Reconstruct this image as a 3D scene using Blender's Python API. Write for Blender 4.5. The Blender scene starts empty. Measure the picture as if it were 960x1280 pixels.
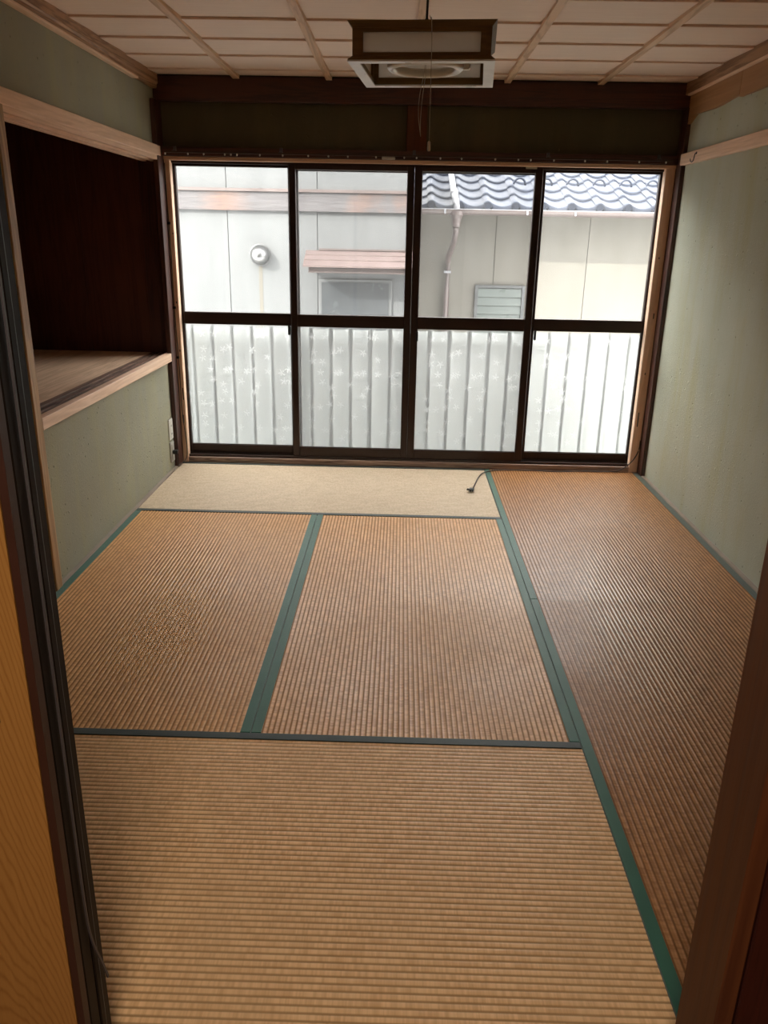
import bpy, bmesh, math, random
from mathutils import Matrix, Vector, Euler
random.seed(7)
SC = bpy.context.scene
C = SC.collection

# ------------------------------------------------------------------ camera
def camera():
    cd = bpy.data.cameras.new('camera'); co = bpy.data.objects.new('camera', cd); C.objects.link(co)
    cd.sensor_fit = 'VERTICAL'; cd.sensor_height = 36.0; cd.lens = 990.218 * 36.0 / 1280.0
    cd.clip_start = 0.02; cd.clip_end = 200
    yaw, pitch, roll = math.radians(0.911), math.radians(-19.19), math.radians(-1.121)
    R = Matrix.Rotation(yaw, 3, 'Z') @ Matrix.Rotation(pitch, 3, 'X') @ Matrix.Rotation(roll, 3, 'Y')
    r, u, b = R @ Vector((1,0,0)), R @ Vector((0,0,1)), -(R @ Vector((0,1,0)))
    co.matrix_world = Matrix(((r.x,u.x,b.x,1.295),(r.y,u.y,b.y,-0.965),(r.z,u.z,b.z,1.311),(0,0,0,1)))
    SC.camera = co
camera()

# ------------------------------------------------------------------ exposure, sky, sun, large lights
SC.view_settings.view_transform = 'Standard'; SC.view_settings.look = 'None'
SC.view_settings.gamma = 1.0; SC.view_settings.use_curve_mapping = False
SC.view_settings.exposure = 1.25
SC.cycles.max_bounces = 12; SC.cycles.diffuse_bounces = 7; SC.cycles.glossy_bounces = 4
SC.cycles.transmission_bounces = 6; SC.cycles.transparent_max_bounces = 12
SC.cycles.caustics_refractive = True; SC.cycles.caustics_reflective = False
SC.cycles.sample_clamp_indirect = 6.0

W = bpy.data.worlds.new('daylight'); SC.world = W; W.use_nodes = True
nt = W.node_tree; nt.nodes.clear()
sky = nt.nodes.new('ShaderNodeTexSky'); sky.sky_type = 'NISHITA'; sky.sun_disc = False
sky.sun_elevation = math.radians(42); sky.sun_rotation = math.radians(-130); sky.air_density = 1.3; sky.dust_density = 4.0
bg = nt.nodes.new('ShaderNodeBackground'); bg.inputs['Strength'].default_value = 1.7
hs = nt.nodes.new('ShaderNodeHueSaturation'); hs.inputs['Saturation'].default_value = 0.22
wo = nt.nodes.new('ShaderNodeOutputWorld')
nt.links.new(sky.outputs[0], hs.inputs['Color']); tint = nt.nodes.new('ShaderNodeMix'); tint.data_type = 'RGBA'; tint.blend_type = 'MULTIPLY'; tint.inputs[0].default_value = 1.0; tint.inputs[7].default_value = (1.0, 0.955, 0.90, 1)
nt.links.new(hs.outputs[0], tint.inputs[6]); veil = nt.nodes.new('ShaderNodeMix'); veil.data_type = 'RGBA'; veil.inputs[0].default_value = 0.85   # thin even cloud over the clear sky
veil.inputs[7].default_value = (2.75, 2.70, 2.60, 1); nt.links.new(tint.outputs[2], veil.inputs[6]); nt.links.new(veil.outputs[2], bg.inputs[0]); nt.links.new(bg.outputs[0], wo.inputs[0])

sd = bpy.data.lights.new('sun', 'SUN'); sd.energy = 4.5; sd.angle = math.radians(0.8); sd.color = (1.0, 0.95, 0.86)
so = bpy.data.objects.new('sun', sd); C.objects.link(so)
so.rotation_euler = Vector((0.14, 0.12, -0.095)).to_track_quat('-Z', 'Y').to_euler()
so.location = (-6, -4, 8)

def area(name, loc, rot, sx, sy, energy, color=(1,1,1), portal=False):
    l = bpy.data.lights.new(name, 'AREA'); l.shape = 'RECTANGLE'; l.size = sx; l.size_y = sy; l.energy = energy; l.color = color
    if portal: l.cycles.is_portal = True
    o = bpy.data.objects.new(name, l); C.objects.link(o); o.location = loc; o.rotation_euler = rot
    return o
area('window_portal', (1.36, 3.80, 0.86), (math.radians(-90), 0, 0), 2.8, 1.75, 1.0, portal=True)
# added fill light in the hall, above and behind the viewer
area('hall_fill_light', (1.15, -1.35, 2.10), (0, 0, 0), 0.5, 0.5, 13.0, (1.0, 0.89, 0.76))

# ------------------------------------------------------------------ node helpers
MATS = {}
class N:
    def __init__(s, name):
        s.m = bpy.data.materials.new(name); s.m.use_nodes = True; s.t = s.m.node_tree; s.t.nodes.clear()
        s.out = s.n('ShaderNodeOutputMaterial'); MATS[name] = s.m
    def n(s, typ, **kw):
        x = s.t.nodes.new(typ)
        for k, v in kw.items():
            if hasattr(x, k): setattr(x, k, v)
            else: x.inputs[k.replace('_', ' ')].default_value = v
        return x
    def l(s, a, b): s.t.links.new(a, b)
    def coord(s, scale=(1,1,1), which='Object', loc=None):
        tc = s.n('ShaderNodeTexCoord'); mp = s.n('ShaderNodeMapping'); s.l(tc.outputs[which], mp.inputs[0])
        mp.inputs['Scale'].default_value = scale
        if loc is not None: s.l(loc, mp.inputs['Location'])
        return mp.outputs[0]
    def rnd(s, k=37.0):
        oi = s.n('ShaderNodeObjectInfo'); m = s.n('ShaderNodeMath', operation='MULTIPLY'); m.inputs[1].default_value = k
        s.l(oi.outputs['Random'], m.inputs[0]); cx = s.n('ShaderNodeCombineXYZ')
        for i in range(3): s.l(m.outputs[0], cx.inputs[i])
        return cx.outputs[0]
    def noise(s, vec, scale, detail=4, rough=0.55, dist=0.0):
        x = s.n('ShaderNodeTexNoise'); x.inputs['Scale'].default_value = scale; x.inputs['Detail'].default_value = detail
        x.inputs['Roughness'].default_value = rough; x.inputs['Distortion'].default_value = dist; s.l(vec, x.inputs['Vector']); return x.outputs['Fac']
    def ramp(s, fac, stops):
        r = s.n('ShaderNodeValToRGB'); e = r.color_ramp.elements
        while len(e) > 1: e.remove(e[-1])
        e[0].position = stops[0][0]; c = stops[0][1]; e[0].color = (*c, 1) if isinstance(c, tuple) else (c,c,c,1)
        for p, c in stops[1:]:
            x = e.new(p); x.color = (*c, 1) if isinstance(c, tuple) else (c,c,c,1)
        s.l(fac, r.inputs[0]); return r.outputs[0]
    def math(s, op, a, b=None, c=None):
        x = s.n('ShaderNodeMath', operation=op)
        for i, v in enumerate((a, b, c)):
            if v is None: continue
            if isinstance(v, (int, float)): x.inputs[i].default_value = v
            else: s.l(v, x.inputs[i])
        return x.outputs[0]
    def mix(s, fac, a, b, blend='MIX'):
        x = s.n('ShaderNodeMix', data_type='RGBA', blend_type=blend)
        for i, v in ((0, fac), (6, a), (7, b)):
            if isinstance(v, (int, float)): x.inputs[i].default_value = v
            elif isinstance(v, tuple): x.inputs[i].default_value = (*v, 1)
            else: s.l(v, x.inputs[i])
        return x.outputs[2]
    def bump(s, h, strength=0.3, dist=0.01, normal=None):
        b = s.n('ShaderNodeBump'); b.inputs['Strength'].default_value = strength; b.inputs['Distance'].default_value = dist
        s.l(h, b.inputs['Height'])
        if normal is not None: s.l(normal, b.inputs['Normal'])
        return b.outputs[0]
    def pbr(s, color, rough=0.6, bump=None, metal=0.0, spec=0.5, **kw):
        p = s.n('ShaderNodeBsdfPrincipled')
        for k, v in (('Base Color', color), ('Roughness', rough), ('Metallic', metal), ('Specular IOR Level', spec)):
            if isinstance(v, tuple): p.inputs[k].default_value = (*v, 1)
            elif isinstance(v, (int, float)): p.inputs[k].default_value = v
            else: s.l(v, p.inputs[k])
        for k, v in kw.items(): p.inputs[k.replace('_', ' ')].default_value = v
        if bump is not None: s.l(bump, p.inputs['Normal'])
        s.l(p.outputs[0], s.out.inputs[0]); return s.m

def plain(name, col, rough=0.5, metal=0.0, spec=0.5):
    s = N(name); v = s.coord((1,1,1)); f = s.noise(v, 9, 5); k = s.ramp(f, [(0.3, 0.86), (0.7, 1.08)])
    c = s.mix(1.0, col, k, 'MULTIPLY'); r = s.math('MULTIPLY_ADD', f, 0.2, rough - 0.1)
    return s.pbr(c, r, s.bump(s.noise(v, 160, 2), 0.06, 0.002), metal, spec)

def wood(name, light, dark, axis, rough=0.5, scale=1.0, stain=None, spec=0.5, contrast=1.0, bumpk=0.25):
    s = N(name); st = [9*scale]*3; st['xyz'.index(axis)] = 0.55*scale
    r = s.rnd(); v = s.coord(tuple(st), loc=r)
    broad = s.noise(v, 1.6, 4, 0.55, 0.6)
    fine = s.noise(v, 9.0, 5, 0.6, 0.3)
    bands = s.math('SINE', s.math('MULTIPLY', broad, 42.0))
    b = s.math('MULTIPLY_ADD', bands, 0.5, 0.5)
    f = s.math('ADD', s.math('MULTIPLY', b, 0.35*contrast), s.math('MULTIPLY', fine, 0.65))
    col = s.ramp(f, [(0.22, dark), (0.62, light)])
    big = s.noise(s.coord((1.3,1.3,1.3), loc=r), 2.0, 3)
    col = s.mix(s.ramp(big, [(0.35, 0.0), (0.75, 0.35)]), col, dark)
    if stain:
        k = s.ramp(s.noise(s.coord((3,3,3), loc=r), 2.3, 6, 0.65), [(0.56, 0.0), (0.70, 0.7)])
        col = s.mix(k, col, stain)
    rr = s.math('MULTIPLY_ADD', fine, 0.25, rough - 0.12)
    return s.pbr(col, rr, s.bump(f, bumpk, 0.003), 0.0, spec)

# woods
for ax in 'xyz':
    wood('wood_pale_' + ax, (0.88,0.63,0.46), (0.68,0.45,0.30), ax, 0.55, contrast=0.6)
    wood('wood_tan_' + ax, (0.52,0.33,0.16), (0.28,0.15,0.06), ax, 0.5)
    wood('wood_dark_' + ax, (0.075,0.024,0.014), (0.030,0.010,0.007), ax, 0.45)
wood('wood_batten', (0.74,0.52,0.35), (0.48,0.31,0.19), 'y', 0.55)
wood('wood_cornice', (0.46,0.27,0.15), (0.18,0.09,0.045), 'y', 0.55, 1.3)
wood('wood_board_rough', (0.44,0.24,0.11), (0.30,0.15,0.06), 'y', 0.6, 0.5, contrast=0.5)
wood('wood_weathered', (0.42,0.30,0.25), (0.16,0.10,0.08), 'x', 0.75, 1.4)
wood('wood_track', (0.20,0.11,0.075), (0.08,0.04,0.025), 'y', 0.55)
wood('wood_shelf', (0.72,0.50,0.34), (0.50,0.32,0.20), 'y', 0.6)
wood('wood_closet', (0.105,0.034,0.018), (0.062,0.019,0.010), 'z', 0.5)
wood('wood_reddish_z', (0.125,0.036,0.009), (0.070,0.017,0.005), 'z', 0.5, 0.8, spec=0.3, contrast=0.5)
wood('wood_front_red', (0.048,0.006,0.002), (0.018,0.002,0.001), 'z', 0.5, 0.8, spec=0.3)
wood('ceiling_board', (0.90,0.75,0.65), (0.82,0.66,0.56), 'x', 0.62, 1.2, contrast=0.4, bumpk=0.08)
wood('shade_wood', (0.19,0.105,0.028), (0.125,0.066,0.016), 'x', 0.5, 1.2)

# cathedral-grained board of the near sliding door
def door_board():
    s = N('door_board'); tc = s.n('ShaderNodeTexCoord'); sp = s.n('ShaderNodeSeparateXYZ'); s.l(tc.outputs['Object'], sp.inputs[0])
    x = s.math('SUBTRACT', sp.outputs[0], 0.325); z = sp.outputs[2]
    wob = s.noise(s.coord((3,3,0.6)), 3.0, 4, 0.55)
    x2 = s.math('MULTIPLY', s.math('POWER', s.math('ABSOLUTE', x), 2.0), 34.0)
    t = s.math('ADD', s.math('ADD', s.math('MULTIPLY', z, 1.0), x2), s.math('MULTIPLY', wob, 0.26))
    band = s.math('SINE', s.math('MULTIPLY', t, 170.0))
    fine = s.noise(s.coord((60,60,2.0)), 3.0, 4, 0.6)
    f = s.math('ADD', s.math('MULTIPLY', s.math('POWER', s.math('MULTIPLY_ADD', band, 0.5, 0.5), 4.0), 0.42), s.math('MULTIPLY', fine, 0.45))
    col = s.ramp(f, [(0.12, (0.40,0.180,0.042)), (0.70, (0.30,0.120,0.023))])
    return s.pbr(col, 0.42, s.bump(fine, 0.05, 0.002))
door_board()

def plaster(name, col, yellow=0.25, grime=0.4):
    s = N(name); v = s.coord((1,1,1)); f = s.noise(v, 2.2, 6, 0.6); g = s.noise(s.coord((6,6,0.9)), 1.4, 4, 0.6)
    c = s.mix(s.ramp(f, [(0.35, 0.0), (0.75, 0.55)]), col, tuple(a*b for a, b in zip(col, (0.80,0.80,0.74))))
    c = s.mix(s.math('MULTIPLY', s.ramp(g, [(0.45, 0.0), (0.72, 1.0)]), yellow), c, (0.42,0.38,0.16))
    chips = s.n('ShaderNodeTexVoronoi'); chips.inputs['Scale'].default_value = 24; s.l(s.coord((1,1,1)), chips.inputs['Vector'])
    big = s.noise(v, 11, 3); spot = s.math('MULTIPLY', s.ramp(chips.outputs['Distance'], [(0.06, 1.0), (0.14, 0.0)]), s.ramp(big, [(0.50, 0.0), (0.57, 1.0)]))
    c = s.mix(s.math('MULTIPLY', spot, 0.55), c, (0.09,0.085,0.065))
    h = s.math('ADD', s.math('MULTIPLY', s.noise(v, 95, 6, 0.7), 0.6), s.math('MULTIPLY', s.noise(v, 420, 2), 0.35))
    bl = s.ramp(s.noise(v, 44, 3, 0.5), [(0.66, 0.0), (0.76, 1.0)])
    h = s.math('ADD', s.math('SUBTRACT', h, s.math('MULTIPLY', spot, 1.2)), s.math('MULTIPLY', bl, 0.9))
    return s.pbr(c, 0.86, s.bump(h, 0.65, 0.005), 0, 0.2)
plaster('plaster_green', (0.32,0.315,0.245))
plaster('plaster_back_shaded', (0.085,0.078,0.050), 0.05)  # backlight shade on the window wall, put into a darker plaster colour
plaster('plaster_right', (0.47,0.49,0.40), 0.4)

def tatami(name, axis, light, dark, rough, stain=0.4):
    # axis: the direction the ribs run; pitch is the rib spacing across
    s = N(name); tc = s.n('ShaderNodeTexCoord'); sp = s.n('ShaderNodeSeparateXYZ'); s.l(tc.outputs['Object'], sp.inputs[0])
    along, across = (sp.outputs[0], sp.outputs[1]) if axis == 'x' else (sp.outputs[1], sp.outputs[0])
    idx = s.math('FLOOR', s.math('DIVIDE', across, PITCH)); cx = s.n('ShaderNodeCombineXYZ')
    s.l(s.math('MULTIPLY', idx, 7.31), cx.inputs[0]); s.l(s.math('MULTIPLY', along, 110.0), cx.inputs[1])
    cell = s.noise(cx.outputs[0], 1.0, 2, 0.6)
    cx2 = s.n('ShaderNodeCombineXYZ'); s.l(s.math('MULTIPLY', idx, 3.7), cx2.inputs[0]); s.l(s.math('MULTIPLY', along, 14.0), cx2.inputs[1])
    run = s.noise(cx2.outputs[0], 1.0, 3, 0.6)
    f = s.math('ADD', s.math('MULTIPLY', cell, 0.6), s.math('MULTIPLY', run, 0.4))
    c = s.ramp(f, [(0.40, dark), (0.58, light)])
    frac = s.math('ABSOLUTE', s.math('SUBTRACT', s.math('FRACT', s.math('DIVIDE', across, PITCH)), 0.5))
    c = s.mix(s.ramp(frac, [(0.26, 0.0), (0.46, 0.85)]), c, tuple(x*0.38 for x in dark))   # darker brown down in each groove
    st = s.noise(s.coord((1,1,1)), 1.7, 5, 0.6)
    c = s.mix(s.math('MULTIPLY', s.ramp(st, [(0.42, 0.0), (0.72, 1.0)]), stain), c, tuple(x*0.62 for x in light))
    r = s.math('ADD', s.math('MULTIPLY', cell, 0.26), rough - 0.13)
    r = s.math('ADD', r, s.math('MULTIPLY', s.math('SUBTRACT', s.noise(s.coord((1.3,1.3,1)), 1.1, 3), 0.5), 0.5))
    sp_ = s.ramp(frac, [(0.24, 0.46), (0.42, 0.06)])
    return s.pbr(c, r, s.bump(s.math('ADD', cell, s.math('MULTIPLY', s.noise(cx.outputs[0], 3.0, 2), 0.4)), 0.32, 0.0012), 0, sp_)
PITCH = 0.0152
tatami('tatami_x', 'x', (0.88,0.55,0.275), (0.68,0.39,0.175), 0.46)
tatami('tatami_y', 'y', (0.76,0.41,0.165), (0.54,0.265,0.092), 0.41)
tatami('tatami_brown', 'y', (0.48,0.23,0.090), (0.29,0.125,0.042), 0.39)
tatami('tatami_pale', 'x', (0.74,0.59,0.42), (0.60,0.46,0.31), 0.62, 0.25)

def heri(name, col):
    s = N(name); v = s.coord((1,1,1)); w = s.noise(v, 900, 1); f = s.noise(v, 12, 3)
    c = s.mix(s.ramp(f, [(0.3, 0.0), (0.8, 0.5)]), col, tuple(x*0.6 for x in col))
    return s.pbr(c, 0.55, s.bump(w, 0.25, 0.0008), 0, 0.45, Sheen_Weight=0.45, Sheen_Roughness=0.35)
heri('cloth_green', (0.017,0.110,0.068)); heri('cloth_dark_green', (0.012,0.026,0.022)); heri('cloth_grey_green', (0.05,0.075,0.06))

plain('straw_core', (0.30,0.20,0.10), 0.9)
plain('sash_brown', (0.030,0.014,0.010), 0.38, 0.3)
plain('sash_edge', (0.07,0.06,0.055), 0.35, 0.5)
s_ = N('lacquer_black'); s_.pbr(s_.ramp(s_.noise(s_.coord((1,1,0.3)), 6, 4), [(0.3,(0.012,0.009,0.007)),(0.7,(0.022,0.013,0.009))]), 0.45, spec=0.07)
plain('black_plastic', (0.010,0.010,0.011), 0.35)
plain('dark_cable', (0.050,0.035,0.030), 0.5)
plain('steel_dark', (0.05,0.04,0.035), 0.35, 0.8)
plain('rail_dark', (0.055,0.035,0.026), 0.4, 0.4)
plain('plastic_white', (0.72,0.70,0.64), 0.35)
plain('plastic_ivory', (0.62,0.56,0.42), 0.4)
plain('plastic_grey', (0.42,0.40,0.36), 0.4)
plain('enamel_white', (0.80,0.80,0.78), 0.3)
plain('string_white', (0.55,0.52,0.47), 0.8)
plain('chrome', (0.72,0.74,0.76), 0.16, 1.0); plain('dome_metal', (0.22,0.225,0.23), 0.36, 1.0)
plain('gutter_brown', (0.08,0.062,0.06), 0.4)
plain('awning_brown', (0.105,0.078,0.075), 0.45)
plain('alu_grey', (0.10,0.104,0.108), 0.35, 0.6)
plain('pvc_white', (0.25,0.255,0.275), 0.3)
plain('hall_wall', (0.34,0.27,0.20), 0.85)
plain('hall_floor', (0.20,0.11,0.06), 0.35)
plain('concrete', (0.42,0.41,0.39), 0.9)
plain('dirt_strip', (0.30,0.24,0.19), 0.8)
plain('door_edge_red', (0.045,0.012,0.005), 0.5)
plain('strip_grey', (0.05,0.045,0.045), 0.4)
plain('weather_strip', (0.07,0.055,0.055), 0.5)
plain('roof_slab', (0.3,0.3,0.3), 0.9)

def stucco(name, col, dirt):
    s = N(name); v = s.coord((1,1,1)); g = s.noise(s.coord((5,5,0.8)), 1.5, 5, 0.65)
    c = s.mix(s.math('MULTIPLY', s.ramp(g, [(0.4, 0.0), (0.8, 1.0)]), dirt), col, tuple(x*0.72 for x in col))
    return s.pbr(c, 0.85, s.bump(s.noise(v, 130, 5, 0.7), 0.4, 0.006), 0, 0.2)
stucco('stucco_white', (0.102,0.107,0.111), 0.5); stucco('stucco_cream', (0.125,0.118,0.104), 0.3)

def band_wood():
    s = N('band_wood'); v = s.coord((1.0,5,9)); f = s.noise(v, 4, 7, 0.7, 1.2)
    p = s.ramp(s.noise(s.coord((1.1,1,1)), 2.3, 4, 0.6), [(0.50, 0.0), (0.66, 1.0)])
    grey = s.ramp(f, [(0.35, (0.042,0.039,0.042)), (0.62, (0.068,0.064,0.068))])
    rust = s.ramp(f, [(0.35, (0.060,0.038,0.032)), (0.6, (0.110,0.062,0.047))])
    tc = s.n('ShaderNodeTexCoord'); sp = s.n('ShaderNodeSeparateXYZ'); s.l(tc.outputs['Object'], sp.inputs[0])
    d = s.math('ABSOLUTE', s.math('SUBTRACT', s.math('ADD', sp.outputs[0], s.math('MULTIPLY', f, 0.25)), 1.25))
    p = s.math('MAXIMUM', s.math('MULTIPLY', p, 0.7), s.ramp(d, [(0.0, 1.0), (0.24, 0.0)]))
    return s.pbr(s.mix(p, grey, rust), 0.75, s.bump(f, 0.5, 0.01))
band_wood()

def rust_streak():
    s = N('rust_stain'); f = s.noise(s.coord((30,30,3)), 2, 4)
    return s.pbr(s.mix(f, (0.082,0.074,0.058), (0.086,0.083,0.074)), 0.85)
rust_streak()

def tile():
    s = N('glazed_tile'); r = s.rnd(5.0); v = s.coord((1,1,1), loc=r); f = s.noise(v, 7, 5)
    oi = s.n('ShaderNodeObjectInfo'); k = s.math('MULTIPLY_ADD', oi.outputs['Random'], 0.25, 0.85)
    c = s.ramp(f, [(0.3, (0.028,0.034,0.050)), (0.7, (0.048,0.056,0.078))])
    c = s.mix(1.0, c, s.ramp(oi.outputs['Random'], [(0.0, 0.85), (1.0, 1.1)]), 'MULTIPLY')
    return s.pbr(c, 0.42, s.bump(s.noise(v, 60, 4), 0.1, 0.003), 0.0, 0.12)
tile()

def glass_clear():
    s = N('glass_clear'); tr = s.n('ShaderNodeBsdfTransparent'); tr.inputs[0].default_value = (0.95,0.965,0.96,1)
    gl = s.n('ShaderNodeBsdfGlossy'); gl.inputs['Roughness'].default_value = 0.03; gl.inputs[0].default_value = (1,1,1,1)
    fr = s.n('ShaderNodeFresnel'); fr.inputs[0].default_value = 1.45; m = s.n('ShaderNodeMixShader'); s.l(fr.outputs[0], m.inputs[0])
    dust = s.n('ShaderNodeBsdfTranslucent'); dust.inputs[0].default_value = (0.9,0.9,0.88,1)
    f = s.noise(s.coord((1,1,0.5)), 6, 6, 0.65); k = s.ramp(f, [(0.3, 0.02), (0.8, 0.07)])
    m0 = s.n('ShaderNodeMixShader'); s.l(k, m0.inputs[0]); s.l(tr.outputs[0], m0.inputs[1]); s.l(dust.outputs[0], m0.inputs[2])
    s.l(m0.outputs[0], m.inputs[1]); s.l(gl.outputs[0], m.inputs[2]); s.l(m.outputs[0], s.out.inputs[0])
glass_clear()

def glass_frosted():
    s = N('glass_frosted')
    tc = s.n('ShaderNodeTexCoord'); sp = s.n('ShaderNodeSeparateXYZ'); s.l(tc.outputs['Object'], sp.inputs[0])
    cx = s.n('ShaderNodeCombineXYZ'); s.l(sp.outputs[0], cx.inputs[0]); s.l(sp.outputs[2], cx.inputs[1])
    vo = s.n('ShaderNodeTexVoronoi', voronoi_dimensions='2D'); vo.inputs['Scale'].default_value = 15.0; vo.inputs['Randomness'].default_value = 0.85; s.l(cx.outputs[0], vo.inputs['Vector'])
    scv = s.n('ShaderNodeVectorMath', operation='SCALE'); scv.inputs['Scale'].default_value = 1.0; s.l(cx.outputs[0], scv.inputs[0])
    sub = s.n('ShaderNodeVectorMath', operation='SUBTRACT'); s.l(scv.outputs[0], sub.inputs[0]); s.l(vo.outputs['Position'], sub.inputs[1])
    d = s.n('ShaderNodeSeparateXYZ'); s.l(sub.outputs[0], d.inputs[0])
    ang = s.math('ARCTAN2', d.outputs[1], d.outputs[0]); ln = s.n('ShaderNodeVectorMath', operation='LENGTH'); s.l(sub.outputs[0], ln.inputs[0]); r = ln.outputs['Value']
    cs = s.n('ShaderNodeSeparateXYZ'); s.l(vo.outputs['Color'], cs.inputs[0])
    pet = s.math('POWER', s.math('ABSOLUTE', s.math('COSINE', s.math('ADD', s.math('MULTIPLY', ang, 2.5), s.math('MULTIPLY', cs.outputs[0], 6.28)))), 3.0)
    R = s.math('MULTIPLY_ADD', pet, 0.019, 0.002)
    mark = s.math('MULTIPLY', s.math('LESS_THAN', r, R), s.math('GREATER_THAN', cs.outputs[1], 0.35))
    grain = s.noise(s.coord((1,1,1)), 300, 3)
    h = s.math('ADD', s.math('MULTIPLY', mark, 1.0), s.math('MULTIPLY', grain, 0.25)); nrm = s.bump(h, 0.7, 0.004)
    tr = s.n('ShaderNodeBsdfTransparent'); tr.inputs[0].default_value = (0.93,0.95,0.94,1)
    rf = s.n('ShaderNodeBsdfRefraction'); rf.inputs['IOR'].default_value = 1.06; rf.inputs['Roughness'].default_value = 0.30; rf.inputs[0].default_value = (0.97,0.98,0.97,1); s.l(nrm, rf.inputs['Normal'])
    tl = s.n('ShaderNodeBsdfTranslucent'); tl.inputs[0].default_value = (0.95,0.96,0.95,1); s.l(nrm, tl.inputs['Normal'])
    gl = s.n('ShaderNodeBsdfGlossy'); gl.inputs['Roughness'].default_value = 0.2; s.l(nrm, gl.inputs['Normal'])
    a = s.n('ShaderNodeMixShader'); a.inputs[0].default_value = 0.80; s.l(tr.outputs[0], a.inputs[1]); s.l(rf.outputs[0], a.inputs[2])
    b = s.n('ShaderNodeMixShader'); s.l(s.math('MULTIPLY_ADD', mark, 0.24, 0.12), b.inputs[0]); s.l(a.outputs[0], b.inputs[1]); s.l(tl.outputs[0], b.inputs[2])
    c = s.n('ShaderNodeMixShader'); c.inputs[0].default_value = 0.04; s.l(b.outputs[0], c.inputs[1]); s.l(gl.outputs[0], c.inputs[2])
    s.l(c.outputs[0], s.out.inputs[0])
glass_frosted()

def thin_mix(name, trans, diff, alpha, transl=None):
    s = N(name); tr = s.n('ShaderNodeBsdfTransparent'); tr.inputs[0].default_value = (*trans, 1)
    df = s.n('ShaderNodeBsdfDiffuse'); df.inputs[0].default_value = (*diff, 1); last = df.outputs[0]
    if transl:
        tl = s.n('ShaderNodeBsdfTranslucent'); tl.inputs[0].default_value = (*transl, 1)
        m = s.n('ShaderNodeMixShader'); m.inputs[0].default_value = 0.6; s.l(df.outputs[0], m.inputs[1]); s.l(tl.outputs[0], m.inputs[2]); last = m.outputs[0]
    m = s.n('ShaderNodeMixShader'); f = s.noise(s.coord((1,1,1)), 8, 4)
    s.l(s.ramp(f, [(0.2, max(alpha-0.03, 0)), (0.8, min(alpha+0.03, 1))]), m.inputs[0]); s.l(tr.outputs[0], m.inputs[1]); s.l(last, m.inputs[2]); s.l(m.outputs[0], s.out.inputs[0])
thin_mix('insect_net', (1,1,1), (0.20,0.20,0.20), 0.21)
thin_mix('fence_sheet', (0.9,0.95,0.93), (0.52,0.54,0.535), 0.96, (0.52,0.545,0.54))
thin_mix('shade_panel', (1,1,1), (0.92,0.90,0.87), 0.97, (0.92,0.90,0.87))
plain('dark_glass', (0.05,0.055,0.06), 0.25)
plain('louvre_glass', (0.08,0.095,0.09), 0.3)

# ------------------------------------------------------------------ mesh helpers (world coordinates, moved into the parent's frame)
WM = {}
def thing(name, loc, label=None, cat=None, group=None, kind=None, rz=0.0):
    o = bpy.data.objects.new(name, None); C.objects.link(o); o.location = loc; o.rotation_euler = (0,0,rz); o.empty_display_size = 0.1
    WM[o.name] = Matrix.Translation(loc) @ Matrix.Rotation(rz, 4, 'Z')
    tag(o, label, cat, group, kind); return o
def tag(o, label=None, cat=None, group=None, kind=None):
    for k, v in (('label', label), ('category', cat), ('group', group), ('kind', kind)):
        if v: o[k] = v
    return o
def make(name, bm, mat, parent=None, smooth=False, local=False):
    """links the bmesh as one object; geometry is in world coordinates unless local=True"""
    if parent is not None:
        M = WM[parent.name]
        if not local: bm.transform(M.inverted())
    else:
        xs = [v.co.copy() for v in bm.verts]
        base = Vector(((min(v.x for v in xs)+max(v.x for v in xs))/2, (min(v.y for v in xs)+max(v.y for v in xs))/2, min(v.z for v in xs)))
        M = Matrix.Translation(base); bm.transform(M.inverted())
    me = bpy.data.meshes.new(name); bm.normal_update(); bm.to_mesh(me); bm.free()
    if smooth:
        for p in me.polygons: p.use_smooth = True
    me.materials.append(MATS[mat] if isinstance(mat, str) else mat)
    o = bpy.data.objects.new(name, me); C.objects.link(o)
    if parent is not None: o.parent = parent; WM[o.name] = M
    else: o.location = M.translation; WM[o.name] = M
    return o
def box(bm, x0, x1, y0, y1, z0, z1, bev=0.0, segs=1):
    vs = [bm.verts.new((x, y, z)) for x in (x0, x1) for y in (y0, y1) for z in (z0, z1)]
    fs = [(0,1,3,2),(4,6,7,5),(0,4,5,1),(2,3,7,6),(0,2,6,4),(1,5,7,3)]
    ff = [bm.faces.new([vs[i] for i in f]) for f in fs]
    if bev > 0:
        es = list({e for f in ff for e in f.edges}); bmesh.ops.bevel(bm, geom=es, offset=bev, segments=segs, affect='EDGES', profile=0.5)
    return bm
def B(*a, **k): return box(bmesh.new(), *a, **k)
def prism(bm, pts, axis, a, b):
    """closed outline pts (2D) swept along axis from a to b"""
    def P(p, t):
        return {'x': (t, p[0], p[1]), 'y': (p[0], t, p[1]), 'z': (p[0], p[1], t)}[axis]
    va = [bm.verts.new(P(p, a)) for p in pts]; vb = [bm.verts.new(P(p, b)) for p in pts]; n = len(pts)
    for i in range(n): bm.faces.new((va[i], va[(i+1) % n], vb[(i+1) % n], vb[i]))
    bm.faces.new(va[::-1]); bm.faces.new(vb)
    bmesh.ops.recalc_face_normals(bm, faces=bm.faces[:]); return bm
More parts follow.
